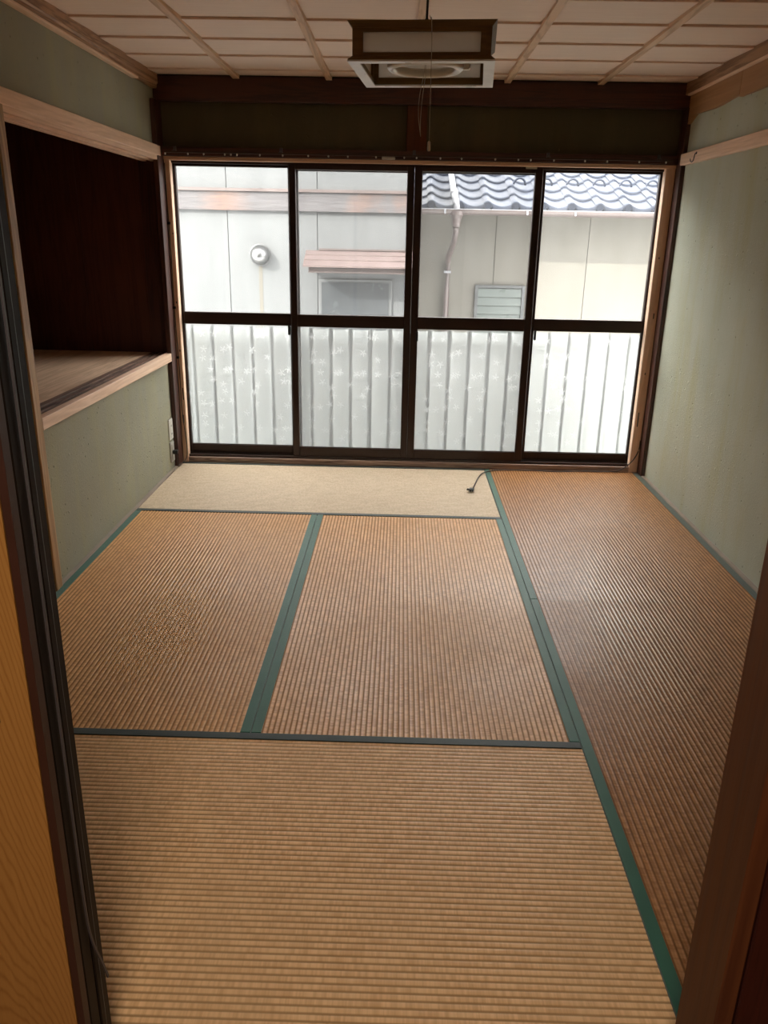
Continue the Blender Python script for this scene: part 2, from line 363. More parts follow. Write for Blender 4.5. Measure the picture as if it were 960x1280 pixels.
def tube(bm, pts, r, n=8, cap=True):
    pts = [Vector(p) for p in pts]; rings = []; up = Vector((0.03, 0.07, 1)).normalized()
    for i, p in enumerate(pts):
        t = (pts[min(i+1, len(pts)-1)] - pts[max(i-1, 0)]).normalized()
        a = t.cross(up)
        if a.length < 0.15: a = t.cross(Vector((1, 0.1, 0)))
        a.normalize(); b = t.cross(a).normalized(); rr = r[i] if isinstance(r, (list, tuple)) else r
        rings.append([bm.verts.new(p + a*rr*math.cos(k*2*math.pi/n) + b*rr*math.sin(k*2*math.pi/n)) for k in range(n)])
    for i in range(len(rings)-1):
        for k in range(n): bm.faces.new((rings[i][k], rings[i][(k+1) % n], rings[i+1][(k+1) % n], rings[i+1][k]))
    if cap: bm.faces.new(rings[0][::-1]); bm.faces.new(rings[-1])
    return bm
def lathe(bm, prof, c, axis='z', n=24):
    """prof: list of (radius, height) around axis through c"""
    rings = []
    for r, h in prof:
        ring = []
        for k in range(n):
            a = k*2*math.pi/n; u, v = r*math.cos(a), r*math.sin(a)
            p = {'z': (u, v, h), 'y': (u, h, v), 'x': (h, u, v)}[axis]
            ring.append(bm.verts.new((c[0]+p[0], c[1]+p[1], c[2]+p[2])))
        rings.append(ring)
    for i in range(len(rings)-1):
        for k in range(n): bm.faces.new((rings[i][k], rings[i][(k+1) % n], rings[i+1][(k+1) % n], rings[i+1][k]))
    bm.faces.new(rings[0][::-1]); bm.faces.new(rings[-1]); bmesh.ops.recalc_face_normals(bm, faces=bm.faces[:]); return bm
def smooth_path(pts, k=6):
    P = [Vector(p) for p in pts]; out = []
    for i in range(len(P)-1):
        p0, p1, p2, p3 = P[max(i-1,0)], P[i], P[i+1], P[min(i+2, len(P)-1)]
        for j in range(k):
            t = j/k; out.append(0.5*((2*p1)+(-p0+p2)*t+(2*p0-5*p1+4*p2-p3)*t*t+(-p0+3*p1-3*p2+p3)*t**3))
    out.append(P[-1]); return out

# ------------------------------------------------------------------ room shell
XL, XR, YB = -0.02, 2.755, 3.64          # plaster faces; timber faces stand at x=0 and x=2.735
X1 = 2.735; CZ = 2.078
S = dict(kind='structure')
def st(name, bm, mat, parent=None, **k):
    o = make(name, bm, mat, parent, **k)
    if parent is None: o['kind'] = 'structure'
    return o
st('floor', B(-1.1, 2.9, -0.02, 3.80, -0.12, -0.055), 'wood_shelf')
# left wall: plaster below the shelf, above the lintel, and the solid part nearer the door
wl = thing('wall_left', (-0.07, 1.8, 0), kind='structure')
make('lower_plaster', B(-0.12, XL, 1.80, 3.60, -0.055, 0.620), 'plaster_green', wl)
make('upper_plaster', B(-0.12, XL, -0.02, 3.64, 1.700, 2.15), 'plaster_green', wl)
make('near_plaster', B(-0.12, XL, -0.02, 1.79, -0.055, 1.70), 'plaster_green', wl)
wr = thing('wall_right', (2.8, 1.8, 0), kind='structure')
make('plaster', B(XR, 2.86, -0.02, 3.64, -0.055, 2.15), 'plaster_right', wr)
# back wall above the window
wb = thing('wall_back', (1.36, 3.7, 1.7), kind='structure')
make('plaster', B(-0.12, 2.86, YB, 3.80, 1.735, 2.15), 'plaster_back_shaded', wb)
make('sill_wall', B(-0.12, 2.86, 3.66, 3.80, -0.12, -0.002), 'plaster_green', wb)
make('end_wall', B(-1.0, -0.005, 3.66, 3.80, -0.12, 2.15), 'plaster_green', wb)
make('end_wall', B(2.74, 2.86, 3.66, 3.80, -0.12, 2.15), 'plaster_green', wb)
# front wall with the doorway
wf = thing('wall_front', (1.3, -0.06, 0), kind='structure')
make('plaster', B(1.90, 2.86, -0.10, -0.02, -0.055, 2.15), 'plaster_right', wf)
make('plaster', B(-1.1, -0.10, -0.10, -0.02, -0.055, 2.15), 'plaster_green', wf)
make('plaster', B(-0.10, 1.90, -0.10, -0.02, 1.80, 2.15), 'plaster_green', wf)
# ceiling boards and battens
ce = thing('ceiling', (1.36, 1.8, CZ), kind='structure')
make('deck', B(-1.1, 2.86, -0.12, 3.80, 2.0950, 2.16), 'black_plastic', ce)
bx = [-0.02, 0.42, 0.895, 1.35, 1.81, 2.285, 2.755]
ys = [3.445 - 0.328*i for i in range(11)]; edges = [3.62] + ys + [-0.02]
for i in range(len(edges)-1):
    y1, y0 = edges[i], edges[i+1]
    for j in range(6):
        z = CZ + random.uniform(-0.0008, 0.0008); sk = random.uniform(-0.002, 0.002)
        bm = bmesh.new(); box(bm, bx[j], bx[j+1], y0-0.003+sk, y1+sk, z, z+0.009, 0.0008)
        for v in bm.verts: v.co.z += 0.003 - 0.0085*(y1-v.co.y)/(y1-y0)      # lapped boards: each near edge hangs below its neighbour
        make('ceiling_board', bm, 'ceiling_board', ce)
for j, x in enumerate(bx[1:-1]):
    bm = bmesh.new(); n = 14
    w0 = [random.uniform(-0.003, 0.003) for _ in range(n)]
    for k in range(n-1):
        ya, yb = -0.02 + k*3.63/(n-1), -0.02 + (k+1)*3.63/(n-1)
        a = [(x-0.016+w0[k], ya), (x+0.016+w0[k]*0.5, ya)]; b = [(x-0.016+w0[k+1], yb), (x+0.016+w0[k+1]*0.5, yb)]
        vs = [bm.verts.new((p[0], p[1], z)) for z in (2.062, CZ+0.004) for p in (a[0], a[1], b[1], b[0])]
        for f in ((0,3,2,1),(4,5,6,7),(0,1,5,4),(2,3,7,6),(0,4,7,3),(1,2,6,5)): bm.faces.new([vs[i] for i in f])
    bmesh.ops.remove_doubles(bm, verts=bm.verts[:], dist=1e-5)
    make('batten', bm, 'wood_batten', ce)
# cornice rails under the ceiling
t = thing('trim_1', (0, 1.8, 2.01), kind='structure')
bm = bmesh.new(); prism(bm, [(-0.02,2.012),(0.0,2.012),(0.004,2.018),(0.004,2.030),(0.010,2.036),(0.010,2.078),(-0.02,2.078)], 'y', -0.02, 3.60)
make('cornice', bm, 'wood_cornice', t); make('bead', B(-0.021, 0.010, -0.02, 3.28, 2.004, 2.014, 0.002), 'wood_pale_y', t)
t = thing('trim_2', (X1, 1.8, 2.02), kind='structure')
bm = bmesh.new(); prism(bm, [(2.755,2.020),(2.728,2.020),(2.725,2.024),(2.725,2.078),(2.755,2.078)], 'y', -0.02, 3.60)
make('cornice', bm, 'wood_cornice', t); make('bead', B(2.722, 2.755, -0.02, 3.56, 2.012, 2.022, 0.002), 'wood_pale_y', t)
# torn plywood boards left under the right cornice, with a wavy lower edge
cuts = [3.56, 2.905, 2.30, 1.6, 0.9, 0.0]
pb = thing('trim_3', (2.75, 1.8, 1.9), kind='structure')
for i in range(len(cuts)-1):
    bm = bmesh.new(); y1, y0 = cuts[i]-0.003, cuts[i+1]+0.003; n = 30; top = []; bot = []
    for k in range(n+1):
        y = y0 + (y1-y0)*k/n; zb = 1.916 + 0.006*math.sin(y*5.3) + 0.003*math.sin(y*13+1) - (0.010 if i > 0 else 0)
        if y > 3.45: zb -= (y-3.45)*0.35
        bot.append((y, zb)); top.append((y, 2.022))
    prism(bm, [(p[0], p[1]) for p in bot] + [(p[0], p[1]) for p in top[::-1]], 'x', 2.738, 2.7555)
    make('plywood_board', bm, 'wood_board_rough', pb)
# left lintel rail: upper face board plus grooved head track beneath
t = thing('trim_4', (0, 1.8, 1.66), kind='structure')
make('rail', B(-0.021, 0.006, -0.02, 3.585, 1.688, 1.740, 0.003), 'wood_pale_y', t)
bm = bmesh.new(); prism(bm, [(0.0,1.689),(0.0,1.668),(-0.018,1.668),(-0.018,1.676),(-0.040,1.676),(-0.040,1.664),(-0.052,1.664),(-0.052,1.676),(-0.078,1.676),(-0.078,1.664),(-0.10,1.664),(-0.10,1.689)], 'y', 1.78, 3.60)
make('head_track', bm, 'wood_pale_y', t)
# right picture rail
t = thing('trim_5', (X1, 1.8, 1.68), kind='structure')
make('rail', B(2.729, 2.756, -0.02, 3.565, 1.686, 1.742, 0.003), 'wood_pale_y', t)
# back beam, short post, dark head, pale lintel, corner posts, jambs, sill
st('trim_6', B(-0.02, 2.755, 3.600, 3.66, 1.957, 2.074, 0.003), 'wood_dark_x')
st('trim_7', B(1.303, 1.408, 3.622, 3.66, 1.735, 1.957, 0.002), 'wood_reddish_z')
st('trim_8', B(-0.02, 2.755, 3.610, 3.66, 1.694, 1.738, 0.002), 'wood_dark_x')
st('trim_9', B(0.005, 2.735, 3.628, 3.685, 1.676, 1.694, 0.001), 'wood_pale_x')
st('trim_10', B(-0.02, 0.005, 3.53, 3.68, -0.05, 1.957, 0.002), 'wood_dark_z')
st('trim_11', B(2.733, 2.757, 3.55, 3.68, -0.05, 1.957, 0.002), 'wood_dark_z')
def jamb(name, x0, x1, holes):
    r = thing(name, ((x0+x1)/2, 3.64, 0), kind='structure')
    make('board', B(x0, x1, 3.632, 3.68, -0.01, 1.677, 0.0015), 'wood_pale_z', r)
    for hx, hz, hh in holes:
        make('nail_hole', B(hx-0.0025, hx+0.0025, 3.6305, 3.633, hz, hz+hh), 'black_plastic', r)
jamb('trim_12', 0.0055, 0.036, [(0.024,0.93,0.012),(0.026,0.66,0.012),(0.028,0.38,0.07),(0.022,0.24,0.05),(0.03,1.30,0.008)])
jamb('trim_13', 2.683, 2.7325, [(2.704,1.22,0.010),(2.708,0.585,0.012),(2.70,0.28,0.085),(2.715,0.90,0.03)])
st('trim_14', B(-0.005, 2.735, 3.636, 3.69, -0.05, 0.033, 0.002), 'wood_weathered')
# tatami-edge strips at floor level
st('baseboard_left', B(XL, 0.0, 1.83, 3.53, -0.05, 0.004, 0.001), 'dirt_strip')
st('baseboard_right', B(2.735, 2.756, -0.02, 3.55, -0.05, 0.006, 0.001), 'dirt_strip')
# post between closet and near wall
st('trim_15', B(-0.05, 0.004, 1.779, 1.832, -0.05, 1.690, 0.003), 'wood_tan_z')

# ------------------------------------------------------------------ closet alcove
cl = thing('closet_alcove', (-0.42, 2.7, 0.62), 'open built-in closet recess with dark plywood lining above a pale-edged shelf', 'closet')
make('shelf_edge', B(-0.030, 0.004, 1.832, 3.600, 0.618, 0.664, 0.002), 'wood_pale_y', cl)
bm = bmesh.new()
prism(bm, [(-0.032,0.620),(-0.032,0.659),(-0.046,0.659),(-0.046,0.652),(-0.066,0.652),(-0.066,0.659),(-0.082,0.659),(-0.082,0.652),(-0.102,0.652),(-0.102,0.659),(-0.128,0.659),(-0.128,0.620)], 'y', 1.832, 3.600)
make('sliding_track', bm, 'wood_track', cl)
make('shelf_board', B(-0.82, -0.129, 1.70, 3.600, 0.640, 0.6585), 'wood_shelf', cl)
make('end_post', B(-0.125, -0.022, 3.595, 3.655, 0.60, 1.70, 0.002), 'wood_dark_z', cl)
make('end_panel', B(-0.47, -0.128, 3.606, 3.655, 0.60, 1.95), 'wood_closet', cl)
make('end_panel', B(-0.82, -0.473, 3.606, 3.655, 0.60, 1.95), 'wood_closet', cl)
make('back_panel', B(-0.86, -0.82, 1.60, 3.655, -0.05, 2.0), 'wood_closet', cl)
make('near_panel', B(-0.86, -0.05, 1.60, 1.70, -0.05, 2.0), 'wood_closet', cl)
make('top_panel', B(-0.86, -0.10, 1.60, 3.655, 1.95, 2.0), 'wood_closet', cl)

# ------------------------------------------------------------------ tatami mats
def ribs(x0, x1, y0, y1, axis, amp, z0=-0.002):
    bm = bmesh.new(); a0, a1 = (y0, y1) if axis == 'x' else (x0, x1); l0, l1 = (x0, x1) if axis == 'x' else (y0, y1)
    n = max(1, round((a1-a0)/PITCH)); seg = 6; prof = []
    for i in range(n):
        for k in range(seg):
            u = k/seg; prof.append((a0+(i+u)*(a1-a0)/n, z0 + amp*(abs(math.sin(math.pi*u))**0.6)))
    prof.append((a1, z0)); ls = [l0 + (l1-l0)*k/6 for k in range(7)]
    grid = []
    for l in ls: grid.append([bm.verts.new((l, a, z) if axis == 'x' else (a, l, z)) for a, z in prof])
    for i in range(len(ls)-1):
        for k in range(len(prof)-1): bm.faces.new((grid[i][k], grid[i+1][k], grid[i+1][k+1], grid[i][k+1]))
    bmesh.ops.recalc_face_normals(bm, faces=bm.faces[:])
    if bm.faces[:][0].normal.z < 0: bmesh.ops.reverse_faces(bm, faces=bm.faces[:])
    return bm
HW = 0.028
def mat(x0, x1, y0, y1, axis, surf, cloth, label, amp=0.0022, dz=0.0, sides=(1,1), cloth2=None, hw=HW):
    g = 0.0012; x0 += g; x1 -= g; y0 += g; y1 -= g
    r = thing('tatami_mat', ((x0+x1)/2, (y0+y1)/2, -0.054), label, 'mat')
    make('core', B(x0+0.001, x1-0.001, y0+0.001, y1-0.001, -0.0548, -0.004+dz), 'straw_core', r)
    if axis == 'y': b = [(x0, x0+hw, y0, y1), (x1-hw, x1, y0, y1)]; sx0, sx1, sy0, sy1 = x0+hw*0.9*sides[0], x1-hw*0.9*sides[1], y0, y1
    else: b = [(x0, x1, y0, y0+hw), (x0, x1, y1-hw, y1)]; sx0, sx1, sy0, sy1 = x0, x1, y0+hw*0.9*sides[0], y1-hw*0.9*sides[1]
    make('woven_surface', ribs(sx0, sx1, sy0, sy1, axis, amp, -0.0022+dz), surf, r, smooth=True)
    for i, q in enumerate(b):
        if not sides[i]: continue
        bm = bmesh.new(); box(bm, q[0], q[1], q[2], q[3], -0.03+dz, 0.0016+dz, 0.0012, 2)
        make('cloth_border', bm, (cloth2 if (cloth2 and i == 1) else cloth), r)
mat(0.0, 1.817, 2.735, 3.636, 'x', 'tatami_pale', 'cloth_dark_green', 'pale faded straw mat lying along the foot of the window', 0.0007)
mat(0.0, 0.906, 0.906, 2.735, 'y', 'tatami_y', 'cloth_green', 'brown ribbed straw mat beside the closet wall, green borders on both sides', 0.0015)
mat(0.906, 1.82, 0.906, 2.735, 'y', 'tatami_y', 'cloth_green', 'brown ribbed straw mat in the middle of the floor between the other mats', 0.0014)
mat(1.82, 2.735, 1.822, 3.636, 'y', 'tatami_brown', 'cloth_green', 'reddish brown ribbed straw mat at the window end of the right wall', 0.0015, cloth2='cloth_grey_green')
mat(1.82, 2.735, 0.0, 1.822, 'y', 'tatami_brown', 'cloth_green', 'dark brown ribbed straw mat along the right wall nearer the doorway', 0.0015, cloth2='cloth_grey_green')
mat(0.0, 1.82, 0.0, 0.906, 'x', 'tatami_x', 'cloth_dark_green', 'wide-ribbed brown straw mat just inside the doorway, ribs running crosswise', 0.0013)

# ------------------------------------------------------------------ window
win = thing('window_1', (1.36, 3.7, 0.03), kind='structure')
for nm, q in (('frame_head', (-0.02, 2.74, 3.665, 3.765, 1.664, 1.70)), ('frame_sill', (-0.02, 2.74, 3.66, 3.765, 0.0, 0.042)),
              ('frame_jamb', (-0.02, 0.018, 3.68, 3.765, 0.03, 1.68)), ('frame_jamb', (2.712, 2.745, 3.68, 3.765, 0.03, 1.68))):
    make(nm, B(*q, bev=0.002), 'sash_brown', win)
make('sill_lip', B(0.036, 2.683, 3.648, 3.668, 0.03, 0.046, 0.002), 'sash_brown', win)
make('track_rail', B(0.0, 2.72, 3.688, 3.691, 0.04, 0.05), 'sash_edge', win)
def sash(y, o0, o1, s0, s1, zb, zt, side_handle=None, nm=''):
    r = thing('sash', ((s0+s1)/2, y, 0.04)); M = WM[win.name].inverted() @ WM[r.name]
    r.parent = win; r.location = M.translation
    yf, yk = y-0.016, y+0.016
    for q in ((s0, o0), (o1, s1)): make('stile', B(q[0], q[1], yf, yk, 0.044, 1.668, 0.002), 'sash_brown', r)
    make('top_rail', B(o0, o1, yf+0.001, yk-0.001, zt, 1.668, 0.002), 'sash_brown', r)
    make('bottom_rail', B(o0, o1, yf+0.001, yk-0.001, 0.044, zb, 0.002), 'sash_brown', r)
    make('middle_rail', B(o0, o1, yf+0.001, yk-0.001, 0.812, 0.880, 0.002), 'sash_brown', r)
    make('glazing_bead', B(o0, o1, yf+0.006, yf+0.012, zb, zb+0.003), 'sash_edge', r)
    for nm2, a, b, m in (('clear_pane', 0.878, zt+0.002, 'glass_clear'), ('frosted_pane', zb-0.002, 0.814, 'glass_frosted')):
        bm = bmesh.new(); vs = [bm.verts.new(p) for p in ((o0-0.003,y,a),(o1+0.003,y,a),(o1+0.003,y,b),(o0-0.003,y,b))]; bm.faces.new(vs)
        make(nm2, bm, m, r)
    if side_handle:
        hx, hz = side_handle; make('finger_latch', B(hx-0.007, hx+0.007, yf-0.008, yf+0.004, hz-0.035, hz+0.02, 0.003), 'black_plastic', r)
    return r
sash(3.713, 0.046, 0.660, 0.014, 0.702, 0.098, 1.652, (0.652, 0.795))
sash(3.676, 0.706, 1.312, 0.669, 1.351, 0.102, 1.643)
sash(3.676, 1.393, 2.000, 1.352, 2.041, 0.100, 1.645, (1.390, 0.78))
sash(3.713, 2.062, 2.676, 2.018, 2.716, 0.094, 1.653, (2.070, 0.795))
make('catch_plate', B(1.945, 2.005, 3.660, 3.672, 1.665, 1.676, 0.001), 'plastic_grey', win)
# insect screens on the outer track, behind the two middle sashes
for k, (a, b) in enumerate(((0.690, 1.345), (1.375, 2.030))):
    r = thing('insect_screen', ((a+b)/2, 3.745, 0.04), ('grey insect screen behind the second sash from the left', 'grey insect screen behind the third sash from the left')[k], 'screen', 'insect screens')
    for q in ((a, a+0.022, 0.043, 1.662), (b-0.022, b, 0.043, 1.662)): make('stile', B(q[0], q[1], 3.739, 3.751, q[2], q[3], 0.001), 'sash_edge', r)
    for q in ((0.043, 0.075), (0.835, 0.855), (1.640, 1.662)): make('rail', B(a+0.022, b-0.022, 3.739, 3.751, q[0], q[1], 0.001), 'sash_edge', r)
    bm = bmesh.new(); bm.faces.new([bm.verts.new(p) for p in ((a+0.02,3.745,0.06),(b-0.02,3.745,0.06),(b-0.02,3.745,1.65),(a+0.02,3.745,1.65))]); make('net', bm, 'insect_net', r)

# ------------------------------------------------------------------ curtain rail
cr = thing('curtain_rail', (1.36, 3.585, 1.70), 'thin dark curtain rail with small white runners above the window', 'curtain rail')
bm = bmesh.new(); prism(bm, [(3.578,1.708),(3.592,1.708),(3.592,1.716),(3.578,1.716)], 'x', 0.03, 2.70); make('rail', bm, 'rail_dark', cr)
for x in (0.075, 0.64, 1.345, 2.05, 2.63):
    bm = bmesh.new(); box(bm, x-0.010, x+0.010, 3.583, 3.611, 1.716, 1.720, 0.001); box(bm, x-0.008, x+0.008, 3.604, 3.611, 1.716, 1.742, 0.001); lathe(bm, [(0.004,0),(0.004,0.004),(0.002,0.005)], (x, 3.586, 1.720), 'z', 10)
    make('bracket', bm, 'alu_grey', cr)
rmesh = None
for px in (236,262,280,304,311,318,344,370,399,422,444,476,508,522,549,573,611,637,651,677,712,737,773,803):
    x = 1.295 + (px - 508.5)*4.60/990.0
    if rmesh is None:
        bm = bmesh.new(); lathe(bm, [(0.0015,0.0),(0.003,-0.002),(0.0048,-0.005),(0.0038,-0.009),(0.001,-0.012)], (x, 3.585, 1.709), 'z', 8); o = make('runner', bm, 'plastic_white', cr, smooth=True); rmesh = o; rx = x
    else:
        o = rmesh.copy(); C.objects.link(o); o.parent = cr; o.location.x += x - rx
make('centre_catch', B(1.175, 1.245, 3.578, 3.592, 1.692, 1.707, 0.003), 'plastic_grey', cr)

# ------------------------------------------------------------------ coat hook on the right rail
hk = thing('coat_hook', (2.729, 3.36, 1.70), 'small dark wire hook screwed into the right rail', 'hook')
bm = bmesh.new(); tube(bm, smooth_path([(2.730,3.325,1.728),(2.722,3.326,1.722),(2.720,3.328,1.706),(2.720,3.338,1.692),(2.720,3.358,1.688),(2.720,3.375,1.694),(2.720,3.382,1.704)], 5), 0.0026, 8); make('wire', bm, 'steel_dark', hk, smooth=True)
bm = bmesh.new(); lathe(bm, [(0.006,0.0),(0.006,-0.003),(0.003,-0.004)], (2.7295,3.325,1.726), 'x', 12); make('screw_plate', bm, 'steel_dark', hk)

# ------------------------------------------------------------------ pendant lamp
LX, LY, LZ, LR = 1.348, 1.605, 1.7504, math.radians(-5.11)
lp = thing('pendant_lamp', (LX, LY, LZ), 'square wooden-framed pendant lamp with milky side panels hanging from the ceiling', 'lamp', rz=LR)
def L(name, bm, mat, parent=lp, smooth=False): return make(name, bm, mat, parent, smooth, local=True)
h = 0.1965; bh = 0.180
def ringbox(bm, ro, ri, z0, z1, rot=0):
    for sx in ((-ro, ro, -ro, -ri), (-ro, ro, ri, ro), (-ro, -ri, -ri, ri), (ri, ro, -ri, ri)): box(bm, *sx, z0, z1)
    return bm
def frustum_ring(bm, r0, r1, z0, z1, inn):
    o0 = [bm.verts.new((x*r0, y*r0, z0)) for x, y in ((-1,-1),(1,-1),(1,1),(-1,1))]; o1 = [bm.verts.new((x*r1, y*r1, z1)) for x, y in ((-1,-1),(1,-1),(1,1),(-1,1))]
    i0 = [bm.verts.new((x*inn, y*inn, z0)) for x, y in ((-1,-1),(1,-1),(1,1),(-1,1))]; i1 = [bm.verts.new((x*inn, y*inn, z1)) for x, y in ((-1,-1),(1,-1),(1,1),(-1,1))]
    for k in range(4):
        j = (k+1) % 4
        bm.faces.new((o0[k], o0[j], o1[j], o1[k])); bm.faces.new((i0[j], i0[k], i1[k], i1[j])); bm.faces.new((o0[j], o0[k], i0[k], i0[j])); bm.faces.new((o1[k], o1[j], i1[j], i1[k]))
    return bm
bm = bmesh.new(); frustum_ring(bm, 0.1965, 0.1965, 0.0, 0.004, 0.166); L('lower_lip', bm, 'enamel_white')
bm = bmesh.new(); frustum_ring(bm, 0.1965, 0.184, 0.0045, 0.016, 0.168); L('lower_rim', bm, 'shade_wood')
bm = bmesh.new(); frustum_ring(bm, 0.184, 0.197, 0.082, 0.096, 0.150); L('upper_rim', bm, 'shade_wood')
for k in range(4):
    M = Matrix.Rotation(k*math.pi/2, 4, 'Z')
    bm = bmesh.new(); box(bm, -0.1845, -0.156, -0.1845, -0.170, 0.0165, 0.0815); box(bm, 0.156, 0.1700, -0.1845, -0.170, 0.0165, 0.0815)
    box(bm, -0.156, 0.156, -0.1845, -0.172, 0.0165, 0.0235); box(bm, -0.156, 0.156, -0.1845, -0.172, 0.0715, 0.0815); bm.transform(M); L('side_frame', bm, 'shade_wood')
    bm = bmesh.new(); box(bm, -0.1565, 0.1565, -0.180, -0.1775, 0.0230, 0.0720); bm.transform(M); L('side_panel', bm, 'shade_panel')
L('top_plate', box(bmesh.new(), -0.150, 0.150, -0.150, 0.150, 0.0835, 0.0905), 'enamel_white')
bm = bmesh.new(); frustum_ring(bm, 0.118, 0.110, 0.064, 0.0832, 0.090); L('reflector', bm, 'enamel_white')
bm = bmesh.new(); lathe(bm, [(0.055,0.083),(0.055,0.066),(0.045,0.060),(0.02,0.058)], (0,0,0), 'z', 32); L('ballast_cover', bm, 'plastic_grey', smooth=False)
bm = bmesh.new()
def torus(bm, R, r, z, n=48, m=10):
    g = [[bm.verts.new(((R+r*math.cos(2*math.pi*j/m))*math.cos(2*math.pi*i/n), (R+r*math.cos(2*math.pi*j/m))*math.sin(2*math.pi*i/n), z+r*math.sin(2*math.pi*j/m))) for j in range(m)] for i in range(n)]
    for i in range(n):
        for j in range(m): bm.faces.new((g[i][j], g[(i+1) % n][j], g[(i+1) % n][(j+1) % m], g[i][(j+1) % m]))
    return bm
L('ring_tube', torus(bm, 0.098, 0.0125, 0.022), 'enamel_white', smooth=True)
for a in (25, 155, 205, 335):
    bm = bmesh.new(); tube(bm, [(0.070*math.cos(math.radians(a)), 0.070*math.sin(math.radians(a)), 0.050), (0.098*math.cos(math.radians(a)), 0.098*math.sin(math.radians(a)), 0.046), (0.112*math.cos(math.radians(a)), 0.112*math.sin(math.radians(a)), 0.030), (0.104*math.cos(math.radians(a)), 0.104*math.sin(math.radians(a)), 0.018)], 0.0025, 6); L('tube_clip', bm, 'chrome', smooth=True)
L('tube_socket', box(bmesh.new(), 0.080, 0.128, 0.010, 0.034, 0.018, 0.044, 0.004), 'plastic_white')
bm = bmesh.new(); lathe(bm, [(0.026,0.0905),(0.026,0.100),(0.016,0.110),(0.009,0.116),(0.009,0.126),(0.006,0.130),(0.006,0.140),(0.003,0.144)], (0,0,0), 'z', 20); L('cord_cap', bm, 'black_plastic', smooth=False)
bm = bmesh.new(); tube(bm, [(0,0,0.143),(0.001,0,0.2),(0,0,0.3275)], 0.0035, 8); L('hanging_cord', bm, 'black_plastic', smooth=True)
# pull strings
bm = bmesh.new(); tube(bm, smooth_path([(0.008,0.0,0.150),(0.018,-0.10,0.118),(0.026,-0.202,0.098),(0.029,-0.210,0.05),(0.030,-0.212,-0.05),(0.031,-0.212,-0.195)], 5), 0.0010, 6); ps = L('pull_string', bm, 'string_white', smooth=True)
bm = bmesh.new(); lathe(bm, [(0.0022,-0.194),(0.0040,-0.197),(0.0046,-0.214),(0.0036,-0.219)], (0.031,-0.212,0), 'z', 10); L('string_knob', bm, 'plastic_white', smooth=True)
bm = bmesh.new(); tube(bm, smooth_path([(0.004,-0.05,0.040),(0.001,-0.052,0.0),(-0.010,-0.055,-0.06),(-0.012,-0.055,-0.11),(-0.004,-0.055,-0.165)], 5), 0.0010, 6); L('pull_string', bm, 'string_white', smooth=True)
bm = bmesh.new(); tube(bm, smooth_path([(0.006,-0.048,0.040),(0.004,-0.05,-0.01),(-0.003,-0.05,-0.07),(-0.006,-0.052,-0.13),(-0.004,-0.054,-0.166)], 5), 0.0010, 6); L('pull_string', bm, 'string_white', smooth=True)

# ------------------------------------------------------------------ outlets, plug and cables
def outlet(z0, label, mat_, slots=True):
    r = thing('outlet_plate', (XL, 3.475, z0), label, 'outlet')
    make('plate', B(XL, XL+0.008, 3.445, 3.515, z0, z0+0.118, 0.002), mat_, r)
    make('socket_insert', B(XL+0.007, XL+0.0105, 3.462, 3.498, z0+0.012, z0+0.106, 0.0015), mat_, r)
    if slots:
        for zz in (z0+0.033, z0+0.080):
            for dy in (-0.007, 0.007): make('slot', B(XL+0.0098, XL+0.0112, 3.480+dy-0.0015, 3.480+dy+0.0015, zz-0.005, zz+0.005), 'black_plastic', r)
outlet(0.178, 'ivory wall outlet plate with two sockets, the upper of the pair', 'plastic_white')
outlet(0.045, 'greyish wall outlet plate by the floor with a black plug in it', 'plastic_grey', False)
pc = thing('cable', (0.0, 3.5, 0.03), 'thin dark cable with black plug climbing the left window jamb', 'cable')
make('plug', B(XL+0.0105, 0.020, 3.462, 3.486, 0.092, 0.116, 0.004), 'black_plastic', pc)
bm = bmesh.new(); tube(bm, smooth_path([(0.012,3.474,0.093),(0.013,3.478,0.05),(0.012,3.495,0.018),(0.014,3.56,0.014),(0.028,3.615,0.030),(0.034,3.622,0.10),(0.026,3.624,0.20),(0.018,3.626,0.32),(0.017,3.626,0.60),(0.012,3.626,0.90),(0.014,3.626,1.20),(0.010,3.626,1.50),(0.012,3.622,1.66)], 5), 0.0024, 7); make('cord', bm, 'dark_cable', pc, smooth=True)
for z in (0.90, 0.62, 1.35): make('clip', B(0.004, 0.020, 3.6215, 3.6315, z, z+0.014, 0.001), 'black_plastic', pc)
cd = thing('power_cord', (1.70, 3.17, 0.0), 'loose brown power cord lying on the mats below the window, plug end free', 'cord')
bm = bmesh.new(); P = [(1.716,3.205,0.010),(1.735,3.30,0.006),(1.765,3.43,0.0055),(1.80,3.525,0.0055),(1.86,3.580,0.0065),(1.95,3.598,0.006),(2.10,3.603,0.006),(2.25,3.592,0.006),(2.42,3.615,0.006),(2.56,3.614,0.007),(2.63,3.617,0.020),(2.690,3.620,0.070),(2.722,3.620,0.135),(2.7265,3.62,0.20)]
tube(bm, smooth_path(P, 6), 0.0034, 8); make('cord', bm, 'dark_cable', cd, smooth=True)
bm = bmesh.new(); box(bm, -0.013, 0.013, -0.018, 0.014, 0.003, 0.019, 0.004, 2); bm.transform(Matrix.Translation((1.705,3.178,0)) @ Matrix.Rotation(math.radians(-14), 4, 'Z')); make('plug_body', bm, 'black_plastic', cd)
for d in (-0.006, 0.006):
    bm = bmesh.new(); box(bm, d-0.0008, d+0.0008, -0.036, -0.017, 0.008, 0.014); bm.transform(Matrix.Translation((1.705,3.178,0)) @ Matrix.Rotation(math.radians(-14), 4, 'Z')); make('prong', bm, 'chrome', cd)
bm = bmesh.new(); box(bm, -0.026, -0.012, -0.006, 0.004, 0.005, 0.016, 0.002); bm.transform(Matrix.Translation((1.705,3.178,0)) @ Matrix.Rotation(math.radians(-14), 4, 'Z')); make('plug_tab', bm, 'black_plastic', cd)

